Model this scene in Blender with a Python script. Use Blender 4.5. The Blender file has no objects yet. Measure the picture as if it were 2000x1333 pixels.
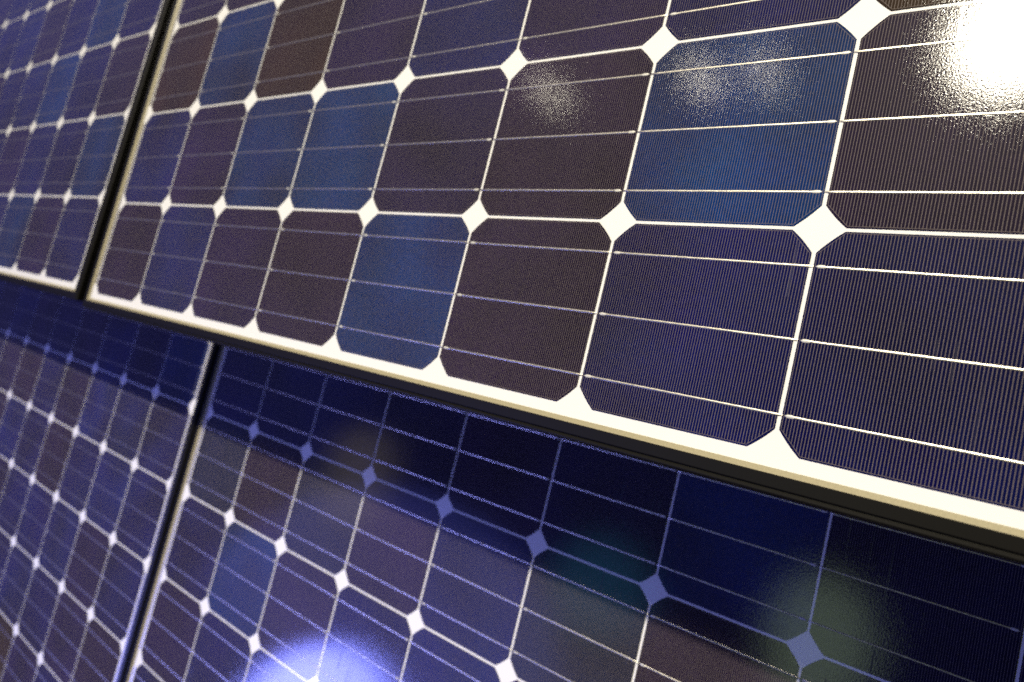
import bpy, bmesh, math, random
from mathutils import Matrix, Vector

random.seed(7)
S = bpy.context.scene
U = 0.158                      # cell pitch in metres
HZ = 1.35                      # height of the upper panels' bottom edge line
def W(x, y, z):                # panel-plane units (right, up, out of the wall) -> world metres
    return Vector((x * U, -z * U, y * U + HZ))

# ------------------------------------------------------------------ camera
CAMP = (7.80516224, -0.04844288, 2.99664437)
RIGHT = (0.783712, 0.239342, -0.573159)
DOWN = (0.139762, -0.967065, -0.212725)
FWD = (-0.605196, 0.086609, -0.791352)
def D(v): return Vector((v[0], -v[2], v[1]))
cd = bpy.data.cameras.new('camera')
cam = bpy.data.objects.new('camera', cd)
S.collection.objects.link(cam)
r, d, f = D(RIGHT), D(DOWN), D(FWD)
m = Matrix((r, -d, -f)).transposed().to_4x4()
m.translation = W(*CAMP)
cam.matrix_world = m
cd.sensor_width = 36.0
cd.lens = 23.799
cd.clip_start = 0.01
cd.clip_end = 200
cd.dof.use_dof = True
cd.dof.focus_distance = 3.05 * U
cd.dof.aperture_fstop = 4.6
cd.dof.aperture_blades = 8
S.camera = cam

# ------------------------------------------------------------------ world
w = bpy.data.worlds.new('World')
S.world = w
w.use_nodes = True
nt = w.node_tree
bg = nt.nodes['Background']
tc = nt.nodes.new('ShaderNodeTexCoord')
# a dim hall: faint bluish glow towards the far left, near black elsewhere
nrm = nt.nodes.new('ShaderNodeVectorMath'); nrm.operation = 'DOT_PRODUCT'
nrm.inputs[1].default_value = (-0.88, -0.32, 0.34)
nt.links.new(tc.outputs['Generated'], nrm.inputs[0])
cl = nt.nodes.new('ShaderNodeMath'); cl.operation = 'MAXIMUM'; cl.inputs[1].default_value = 0.0
nt.links.new(nrm.outputs['Value'], cl.inputs[0])
pw = nt.nodes.new('ShaderNodeMath'); pw.operation = 'POWER'; pw.inputs[1].default_value = 3.5
nt.links.new(cl.outputs[0], pw.inputs[0])
nz = nt.nodes.new('ShaderNodeTexNoise')
nz.inputs['Scale'].default_value = 3.0
nz.inputs['Detail'].default_value = 1.5
nt.links.new(tc.outputs['Generated'], nz.inputs['Vector'])
rp = nt.nodes.new('ShaderNodeValToRGB')
rp.color_ramp.elements[0].position = 0.35
rp.color_ramp.elements[0].color = (0.035, 0.032, 0.12, 1)
rp.color_ramp.elements[1].position = 0.65
rp.color_ramp.elements[1].color = (0.075, 0.09, 0.38, 1)
nt.links.new(nz.outputs['Fac'], rp.inputs['Fac'])
sc = nt.nodes.new('ShaderNodeMix'); sc.data_type = 'RGBA'
sc.inputs['A'].default_value = (0.020, 0.018, 0.018, 1)
nt.links.new(pw.outputs[0], sc.inputs['Factor'])
nt.links.new(rp.outputs['Color'], sc.inputs['B'])
nt.links.new(sc.outputs['Result'], bg.inputs['Color'])
bg.inputs['Strength'].default_value = 1.0

# ------------------------------------------------------------------ lamps
def spot(name, pos, target, power, col, radius, size=60, blend=0.6):
    l = bpy.data.lights.new(name, 'SPOT')
    l.energy = power
    l.color = col
    l.shadow_soft_size = radius
    l.spot_size = math.radians(size)
    l.spot_blend = blend
    o = bpy.data.objects.new(name, l)
    S.collection.objects.link(o)
    p = W(*pos)
    o.location = p
    o.rotation_euler = (W(*target) - p).to_track_quat('-Z', 'Y').to_euler()
    return o
def area(name, pos, target, power, col, sx, sy):
    l = bpy.data.lights.new(name, 'AREA')
    l.shape = 'ELLIPSE'
    l.size, l.size_y = sx, sy
    l.energy = power
    l.color = col
    o = bpy.data.objects.new(name, l)
    S.collection.objects.link(o)
    p = W(*pos)
    o.location = p
    o.rotation_euler = (W(*target) - p).to_track_quat('-Z', 'Y').to_euler()
    return o
WARM = (1.0, 0.92, 0.73)
spot('track_spot_key', (4.3, 31.2, 46), (4, 0, 0), 3900, WARM, 0.12, 50, 0.5)
spot('added_glare_halo', (3.9, 30.4, 46), (4, 0, 0), 950, WARM, 0.45, 50, 0.5)  # added soft lamp beside the key, only widens its glare
spot('track_spot', (-11.8, 29.8, 46), (1, 0, 0), 15, WARM, 0.08)
spot('track_spot', (-17.0, 29.8, 46), (1, 0, 0), 22, WARM, 0.08)
spot('track_spot', (-32.4, 29.8, 46), (1, 0, 0), 18, WARM, 0.08)
spot('blue_lamp', (-13.6, -15.4, 15), (-6, -16, -1.6), 430, (0.22, 0.25, 1.0), 0.52, 85.356, 0.06)
spot('added_blue_wash', (-11.5, -12.5, 15), (-4, -14.5, -1.6), 90, (0.15, 0.18, 1.0), 1.3, 80, 0.06)  # added wide lamp, spreads a blue sheen over the lower cells
area('green_area_lamp', (3.5, -5.4, 20), (6, 0, 0), 1.4, (0.75, 1.0, 0.60), 0.5, 0.7)  # area lamp for the green glow in the lower glass, source unseen
area('teal_area_lamp', (-3.8, -6.1, 18), (5, 0, 0), 0.6, (0.08, 0.6, 1.0), 0.6, 0.6)  # unseen source, set where the teal reflection points
area('olive_area_lamp', (-18.2, -5.6, 18), (2, -1, -1), 0.7, (0.9, 0.75, 0.45), 0.5, 0.8)  # unseen source, placed from the direction of the olive reflection

S.view_settings.view_transform = 'Standard'
S.view_settings.look = 'None'
S.view_settings.exposure = 0.0
S.view_settings.gamma = 1.0
S.view_settings.use_curve_mapping = False
S.render.engine = 'CYCLES'
S.cycles.use_denoising = False
S.cycles.use_adaptive_sampling = False
S.cycles.filter_width = 1.7
S.cycles.max_bounces = 6
S.cycles.sample_clamp_indirect = 4

# ------------------------------------------------------------------ materials
def new_mat(name):
    mt = bpy.data.materials.new(name)
    mt.use_nodes = True
    t = mt.node_tree
    b = t.nodes['Principled BSDF']
    return mt, t, b
def math_node(t, op, a, b=None, c=None):
    n = t.nodes.new('ShaderNodeMath')
    n.operation = op
    for i, v in enumerate((a, b, c)):
        if v is None: continue
        if isinstance(v, (int, float)): n.inputs[i].default_value = v
        else: t.links.new(v, n.inputs[i])
    return n.outputs[0]
def mix_col(t, fac, a, b):
    n = t.nodes.new('ShaderNodeMix')
    n.data_type = 'RGBA'
    for sock, v in ((n.inputs['Factor'], fac), (n.inputs['A'], a), (n.inputs['B'], b)):
        if isinstance(v, tuple): sock.default_value = v
        elif isinstance(v, (int, float)): sock.default_value = v
        else: t.links.new(v, sock)
    return n.outputs['Result']
def glass_coat(t, b, rough=0.032):
    """the rolled solar glass laminated over everything: a clear coat with a fine pebbled surface"""
    g = t.nodes.new('ShaderNodeNewGeometry')
    n1 = t.nodes.new('ShaderNodeTexNoise')
    n1.inputs['Scale'].default_value = 820
    n1.inputs['Detail'].default_value = 2.5
    t.links.new(g.outputs['Position'], n1.inputs['Vector'])
    bp = t.nodes.new('ShaderNodeBump')
    bp.inputs['Strength'].default_value = 1.0
    bp.inputs['Distance'].default_value = 0.000048
    t.links.new(n1.outputs['Fac'], bp.inputs['Height'])
    b.inputs['Coat Weight'].default_value = 1.0
    b.inputs['Coat IOR'].default_value = 1.45
    # faint wipe marks and dust change the gloss in broad patches
    n2 = t.nodes.new('ShaderNodeTexNoise')
    n2.inputs['Scale'].default_value = 9
    n2.inputs['Detail'].default_value = 5
    t.links.new(g.outputs['Position'], n2.inputs['Vector'])
    rr = math_node(t, 'MULTIPLY_ADD', n2.outputs['Fac'], 0.03, rough - 0.015)
    # faint curved wipe scratches
    mp = t.nodes.new('ShaderNodeMapping')
    mp.inputs['Rotation'].default_value = (0, 0.75, 0)
    mp.inputs['Scale'].default_value = (420, 420, 9)
    t.links.new(g.outputs['Position'], mp.inputs['Vector'])
    n3 = t.nodes.new('ShaderNodeTexNoise')
    n3.inputs['Scale'].default_value = 1.0
    n3.inputs['Detail'].default_value = 1.0
    n3.inputs['Distortion'].default_value = 0.4
    t.links.new(mp.outputs[0], n3.inputs['Vector'])
    scr = math_node(t, 'MULTIPLY', math_node(t, 'GREATER_THAN', n3.outputs['Fac'], 0.70), math_node(t, 'GREATER_THAN', n2.outputs['Fac'], 0.56))
    rr = math_node(t, 'MULTIPLY_ADD', scr, 0.22, rr)
    t.links.new(rr, b.inputs['Coat Roughness'])
    t.links.new(bp.outputs['Normal'], b.inputs['Coat Normal'])
    return g

H = 0.5 - 0.0088               # half size of a cell in pitch units
CH = 0.100                     # chamfer
def cell_material():
    mt, t, b = new_mat('monocrystalline_cell')
    g = glass_coat(t, b)
    tc = t.nodes.new('ShaderNodeTexCoord')
    sp = t.nodes.new('ShaderNodeSeparateXYZ')
    t.links.new(tc.outputs['Object'], sp.inputs[0])
    x, y = sp.outputs['X'], sp.outputs['Z']
    ax, ay = math_node(t, 'ABSOLUTE', x), math_node(t, 'ABSOLUTE', y)
    h = H * U
    dx = math_node(t, 'SUBTRACT', h, ax)
    dy = math_node(t, 'SUBTRACT', h, ay)
    dd = math_node(t, 'MULTIPLY', math_node(t, 'SUBTRACT', (2 * H - CH) * U, math_node(t, 'ADD', ax, ay)), 0.70711)
    dist = math_node(t, 'MINIMUM', math_node(t, 'MINIMUM', dx, dy), dd)
    BORD = 0.0011
    border = math_node(t, 'MULTIPLY', math_node(t, 'COMPARE', dist, BORD, 0.00016), 0.7)
    inside = math_node(t, 'GREATER_THAN', dist, BORD)
    # 76 printed silver fingers
    pitch = 2 * (h - BORD) / 75.0
    fr = math_node(t, 'FRACT', math_node(t, 'DIVIDE', math_node(t, 'ADD', x, h - BORD + pitch * 0.5), pitch))
    wob = t.nodes.new('ShaderNodeTexNoise')
    wob.inputs['Scale'].default_value = 900
    wob.inputs['Detail'].default_value = 2
    t.links.new(g.outputs['Position'], wob.inputs['Vector'])
    width = math_node(t, 'MULTIPLY_ADD', wob.outputs['Fac'], 0.08, 0.10)
    # soft-edged printed line: brightest in the middle, feathering out over the textured wafer
    off = math_node(t, 'ABSOLUTE', math_node(t, 'SUBTRACT', fr, 0.5))
    fing = math_node(t, 'MAXIMUM', math_node(t, 'SUBTRACT', 1.0, math_node(t, 'DIVIDE', off, width)), 0.0)
    fing = math_node(t, 'MULTIPLY', fing, inside)
    silver = math_node(t, 'MAXIMUM', fing, border)
    oi = t.nodes.new('ShaderNodeObjectInfo')
    # faint mottling of the blue anti-reflective film
    mo = t.nodes.new('ShaderNodeTexNoise')
    mo.inputs['Scale'].default_value = 14
    mo.inputs['Detail'].default_value = 3
    t.links.new(g.outputs['Position'], mo.inputs['Vector'])
    hs = t.nodes.new('ShaderNodeHueSaturation')
    t.links.new(oi.outputs['Color'], hs.inputs['Color'])
    t.links.new(math_node(t, 'MULTIPLY_ADD', mo.outputs['Fac'], 0.03, 0.485), hs.inputs['Hue'])
    gr = t.nodes.new('ShaderNodeTexNoise')
    gr.inputs['Scale'].default_value = 170
    gr.inputs['Detail'].default_value = 7
    t.links.new(g.outputs['Position'], gr.inputs['Vector'])
    # broad soft bands: film thickness drift plus blue sheen gradients painted into the colour
    bd = t.nodes.new('ShaderNodeTexNoise')
    bd.inputs['Scale'].default_value = 8
    bd.inputs['Detail'].default_value = 1
    t.links.new(g.outputs['Position'], bd.inputs['Vector'])
    v1 = math_node(t, 'MULTIPLY_ADD', gr.outputs['Fac'], 1.0, 0.5)
    v2 = math_node(t, 'MAXIMUM', math_node(t, 'MULTIPLY_ADD', bd.outputs['Fac'], 2.0, -0.05), 0.3)
    t.links.new(math_node(t, 'MULTIPLY', v1, v2), hs.inputs['Value'])
    base = mix_col(t, silver, hs.outputs['Color'], (0.215, 0.180, 0.165, 1))
    t.links.new(base, b.inputs['Base Color'])
    t.links.new(math_node(t, 'MULTIPLY_ADD', silver, 0.1, 0.4), b.inputs['Roughness'])
    b.inputs['Specular IOR Level'].default_value = 0.02
    return mt
def backsheet_material():
    mt, t, b = new_mat('white_backsheet')
    g = glass_coat(t, b)
    n = t.nodes.new('ShaderNodeTexNoise')
    n.inputs['Scale'].default_value = 60
    n.inputs['Detail'].default_value = 4
    t.links.new(g.outputs['Position'], n.inputs['Vector'])
    t.links.new(mix_col(t, n.outputs['Fac'], (0.81, 0.80, 0.77, 1), (0.84, 0.83, 0.80, 1)), b.inputs['Base Color'])
    b.inputs['Roughness'].default_value = 0.6
    return mt
def metal_material(name, col, rough, scale, dist, metallic=1.0):
    mt, t, b = new_mat(name)
    g = t.nodes.new('ShaderNodeNewGeometry')
    n = t.nodes.new('ShaderNodeTexNoise')
    n.inputs['Scale'].default_value = scale
    n.inputs['Detail'].default_value = 3
    t.links.new(g.outputs['Position'], n.inputs['Vector'])
    bp = t.nodes.new('ShaderNodeBump')
    bp.inputs['Distance'].default_value = dist
    t.links.new(n.outputs['Fac'], bp.inputs['Height'])
    t.links.new(bp.outputs['Normal'], b.inputs['Normal'])
    c2 = tuple(c * 0.6 for c in col[:3]) + (1,)
    t.links.new(mix_col(t, n.outputs['Fac'], c2, col), b.inputs['Base Color'])
    b.inputs['Metallic'].default_value = metallic
    b.inputs['Roughness'].default_value = rough
    return mt
M_CELL = cell_material()
M_BACK = backsheet_material()
M_RIB = metal_material('tinned_copper_ribbon', (0.76, 0.71, 0.60, 1), 0.38, 230, 0.00012, 0.96)
M_SOLDER = metal_material('matt_solder_pad', (0.74, 0.72, 0.66, 1), 0.5, 900, 0.00005, 0.3)
M_FRAME = metal_material('black_anodised_aluminium', (0.009, 0.008, 0.006, 1), 0.42, 1500, 0.00002, 0.0)
M_FRAME.node_tree.nodes['Principled BSDF'].inputs['Specular IOR Level'].default_value = 0.22
M_STRIP = metal_material('cream_edge_strip', (0.42, 0.37, 0.23, 1), 0.35, 900, 0.00003, 0.0)  # cream strip along the frame's inner bevel
M_WALL = metal_material('matt_black_wall', (0.008, 0.008, 0.009, 1), 0.9, 30, 0.001, 0.0)

# ------------------------------------------------------------------ geometry helpers
def link(name, me, mat=None, parent=None):
    if mat and not me.materials: me.materials.append(mat)
    o = bpy.data.objects.new(name, me)
    S.collection.objects.link(o)
    if parent: o.parent = parent
    return o
def V(x, y, z): return Vector((x * U, -z * U, y * U))      # local, panel units

def cell_mesh():
    bm = bmesh.new()
    pts = []
    R = 0.62                                            # wafer radius in pitch units
    for q in range(4):
        a = (H, H - CH); b_ = (H - CH, H)
        seg = []
        mx, my = (a[0] + b_[0]) / 2, (a[1] + b_[1]) / 2
        half = math.hypot(a[0] - b_[0], a[1] - b_[1]) / 2
        sag = R - math.sqrt(R * R - half * half)
        for k in range(7):
            s = k / 6
            px = a[0] + (b_[0] - a[0]) * s
            py = a[1] + (b_[1] - a[1]) * s
            o = sag * (1 - (2 * s - 1) ** 2) * 0.7071
            seg.append((px + o, py + o))
        for px, py in seg:
            for _ in range(q): px, py = -py, px
            pts.append((px, py))
    top = [bm.verts.new(V(x, y, 0.0)) for x, y in pts]
    bot = [bm.verts.new(V(x, y, -0.0028)) for x, y in pts]
    bm.faces.new(top)
    n = len(pts)
    for i in range(n):
        bm.faces.new((top[i], bot[i], bot[(i + 1) % n], top[(i + 1) % n]))
    bmesh.ops.recalc_face_normals(bm, faces=bm.faces)
    me = bpy.data.meshes.new('cell'); bm.to_mesh(me); bm.free()
    return me

NC, NR = 10, 6
def ribbon_mesh(tip_right):
    """one ribbon line: ten flat soldered ribbons, each with a pointed end on its own cell and
    a tail that dives under the next cell"""
    bm = bmesh.new()
    wd = 0.0050                                          # half width
    rnd = random.Random(3 + tip_right)
    def strip(st, pads):
        rings = []
        for (x, hw, z, hh, yo) in st:
            ring = []
            for k in range(7):
                a = -1 + 2 * k / 6
                ring.append(bm.verts.new(V(x, yo + a * hw, z + hh * (1 - a * a) ** 0.5 if hh else z)))
            rings.append(ring)
        for q, (a, b_) in enumerate(zip(rings, rings[1:])):
            for k in range(6):
                fc = bm.faces.new((a[k], b_[k], b_[k + 1], a[k + 1])); fc.smooth = True; fc.material_index = 1 if q in pads else 0
    for i in range(NC):
        x0, x1 = i + 0.5 - H, i + 0.5 + H
        n = 40
        st = []
        tipx = 0.010
        lo = [(tipx, 0.0006, 0.0005, 0.0003, 0), (tipx + 0.006, wd * 0.8, 0.0008, 0.0012, 0), (tipx + 0.012, wd * 1.45, 0.0008, 0.0016, 0),
              (tipx + 0.030, wd * 1.45, 0.0008, 0.0016, 0), (tipx + 0.042, wd, 0.0004, 0.0014, 0)]
        L = x1 - x0
        yo = 0
        for k in range(1, n):
            s = tipx + 0.042 + (L - tipx - 0.042 - 0.004) * k / n
            yo = 0.6 * yo + rnd.uniform(-0.0003, 0.0003)
            lo.append((s, wd * rnd.uniform(0.93, 1.06), 0.0003, 0.0013 * rnd.uniform(0.8, 1.2), yo))
        lo.append((L + 0.001, wd * 0.9, 0.0002, 0.0013, 0))
        lo.append((L + 0.009, wd * 0.8, -0.0012, 0.0010, 0))
        lo.append((L + 0.0175, wd * 0.75, -0.0022, 0.0006, 0))
        for (s, hw, z, hh, y) in lo:
            if tip_right: st.append((x1 - s, hw, z, hh, y))
            else: st.append((x0 + s, hw, z, hh, y))
        m_ = len(st) - 1
        if tip_right: st.reverse()
        strip(st, {m_ - 1 - q for q in range(4)} if tip_right else set(range(4)))
    bmesh.ops.recalc_face_normals(bm, faces=bm.faces)
    # keep normals facing outward (-Y)
    if sum(fc.normal.y for fc in bm.faces) > 0:
        bmesh.ops.reverse_faces(bm, faces=bm.faces)
    me = bpy.data.meshes.new('ribbon'); bm.to_mesh(me); bm.free()
    me.materials.append(M_RIB); me.materials.append(M_SOLDER)
    return me

MG = 0.055                                               # backsheet margin around the cells
def sweep(profile, closed=True):
    """profile of (outward, z) swept round the panel with mitred corners"""
    bm = bmesh.new()
    cs = []
    for (sx, sy) in ((0, 0), (1, 0), (1, 1), (0, 1)):
        ring = []
        for (o, z) in profile:
            x = -MG - o if sx == 0 else NC + MG + o
            y = -MG - o if sy == 0 else NR + MG + o
            ring.append(bm.verts.new(V(x, y, z)))
        cs.append(ring)
    n = len(profile)
    for q in range(4):
        a, b_ = cs[q], cs[(q + 1) % 4]
        for k in range(n if closed else n - 1):
            bm.faces.new((a[k], b_[k], b_[(k + 1) % n], a[(k + 1) % n]))
    bmesh.ops.recalc_face_normals(bm, faces=bm.faces)
    me = bpy.data.meshes.new('sweep'); bm.to_mesh(me); bm.free()
    return me
FRAME_PROFILE = [(0.026, -0.01), (0.026, 0.0160), (0.029, 0.0190), (0.078, 0.0125), (0.0815, 0.0105), (0.0830, 0.003), (0.0880, 0.003), (0.0895, 0.0080),
                 (0.0925, 0.0105), (0.1010, 0.0105), (0.1060, 0.0085), (0.1100, 0.0040), (0.1130, -0.0020), (0.1150, -0.0100),
                 (0.1150, -0.0300), (0.1130, -0.0320), (0.1130, -0.0380), (0.1150, -0.0400),
                 (0.1150, -0.2200), (0.0400, -0.2200), (0.0400, -0.2080), (0.1030, -0.2080), (0.1030, -0.0300), (0.0, -0.0300), (0.0, -0.0100)]
STRIP_PROFILE = [(0.0, -0.0040), (0.0005, 0.0010), (0.0040, 0.0030), (0.0240, 0.0150), (0.0255, 0.0150), (0.0255, -0.0095), (0.0, -0.0095)]

def quad_mesh(x0, x1, y0, y1, z, th):
    bm = bmesh.new()
    bmesh.ops.create_cube(bm, size=1)
    for v in bm.verts:
        v.co = V(x0 + (x1 - x0) * (v.co.x + .5), y0 + (y1 - y0) * (v.co.z + .5), z - th * (v.co.y + .5))
    bmesh.ops.recalc_face_normals(bm, faces=bm.faces)
    me = bpy.data.meshes.new('plate'); bm.to_mesh(me); bm.free()
    return me

PAL = {
 'X': (0.0002, 0.0156, 0.0820), 'B': (0.0006, 0.0160, 0.0820), 'N': (0.0016, 0.0029, 0.0450), 'V': (0.0024, 0.0060, 0.0600),
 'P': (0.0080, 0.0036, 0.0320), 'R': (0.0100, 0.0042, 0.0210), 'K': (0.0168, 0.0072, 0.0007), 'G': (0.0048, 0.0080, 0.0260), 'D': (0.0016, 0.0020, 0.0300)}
# one letter per cell, bottom row first
MAPS = {
 'upper_right': ['RVPRBRNNPV', 'VPBBPRXRNP', 'KBKPVPNKVN', 'PRKVBPVPNR', 'VNPBRVPNKB', 'NPVRBNVPRN'],
 'upper_left':  ['PVBNPBVBPV', 'NVPNVNPVNB', 'PNVBRNVBNR', 'NBVNNVRNBN', 'VNBPNVNRNN', 'NRVNBPNVBN'],
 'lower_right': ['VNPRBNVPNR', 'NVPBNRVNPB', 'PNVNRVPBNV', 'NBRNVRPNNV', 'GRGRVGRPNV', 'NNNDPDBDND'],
 'lower_left':  ['NBPVNRKPNR', 'VNPBRNVNPR', 'NPVNPNNVPN', 'PVNRVNRNVN', 'BRNPRNPVVN', 'PVPVPNPVNX'],
}
ME_CELL = cell_mesh()
ME_RIB = [ribbon_mesh(False), ribbon_mesh(True)]
ME_FRAME = sweep(FRAME_PROFILE)
ME_STRIP = sweep(STRIP_PROFILE)
ME_BACK = quad_mesh(-MG - 0.0, NC + MG + 0.0, -MG, NR + MG, -0.0030, 0.0065)
ME_CONN2 = quad_mesh(-0.014, 0.014, 0.10, 1.90, -0.0010, 0.0012)
ME_CONN1 = quad_mesh(-0.014, 0.014, 0.10, 0.90, -0.0010, 0.0012)

def build_panel(key, label, loc, rot=(0, 0, 0)):
    root = bpy.data.objects.new('solar_panel', None)
    S.collection.objects.link(root)
    root.empty_display_size = 0.1
    root['label'] = label
    root['category'] = 'solar panel'
    root['group'] = 'framed solar panels mounted in two overlapping rows'
    link('frame', ME_FRAME, M_FRAME, root)
    link('edge_strip', ME_STRIP, M_STRIP, root)
    link('backsheet', ME_BACK, M_BACK, root)
    rnd = random.Random(key)
    for j in range(NR):
        for i in range(NC):
            c = link('solar_cell', ME_CELL, M_CELL, root)
            c.location = V(i + 0.5, j + 0.5, 0)
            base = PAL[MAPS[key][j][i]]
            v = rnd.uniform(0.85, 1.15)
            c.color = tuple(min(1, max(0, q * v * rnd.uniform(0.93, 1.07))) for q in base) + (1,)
        for k in range(3):
            rb = link('busbar_ribbon', ME_RIB[j % 2], M_RIB, root)
            rb.location = V(0, j + 0.5 + (k - 1) / 3.0 * 0.99, 0)
    for j0 in (0, 2, 4):
        o = link('bus_connector', ME_CONN2, M_RIB, root)
        o.location = V(-0.030, j0, 0)
    for j0, me in ((0, ME_CONN1), (1, ME_CONN2), (3, ME_CONN2), (5, ME_CONN1)):
        o = link('bus_connector', me, M_RIB, root)
        o.location = V(NC + 0.030, j0, 0)
    root.location = loc
    root.rotation_euler = rot
    return root

CX, CY, CZ = -0.0235, -0.0716, -1.6333
build_panel('upper_right', 'nearest upper solar panel with a bright blue cell, crisp white diamonds and a lamp glare', W(0, 0, 0))
build_panel('upper_left', 'blurred upper solar panel at the far left, beside the tall black gap', W(-NC - 0.5250, 0.0544, 0))
build_panel('lower_right', 'lower solar panel half in shade under the big one, with a blue lamp reflection', W(CX, CY - NR, CZ), (0, 0, 0))
build_panel('lower_left', 'lower solar panel at the bottom left corner, small out-of-focus cells', W(CX - NC - 0.3962, CY - 0.0037 - NR, CZ), (0, 0, 0))

# ------------------------------------------------------------------ dark wall behind the panels
wl = link('wall', quad_mesh(-14, 14, -9, 9, -4.0, 0.5), M_WALL)
wl.location = (0, 0, HZ)
wl['kind'] = 'structure'
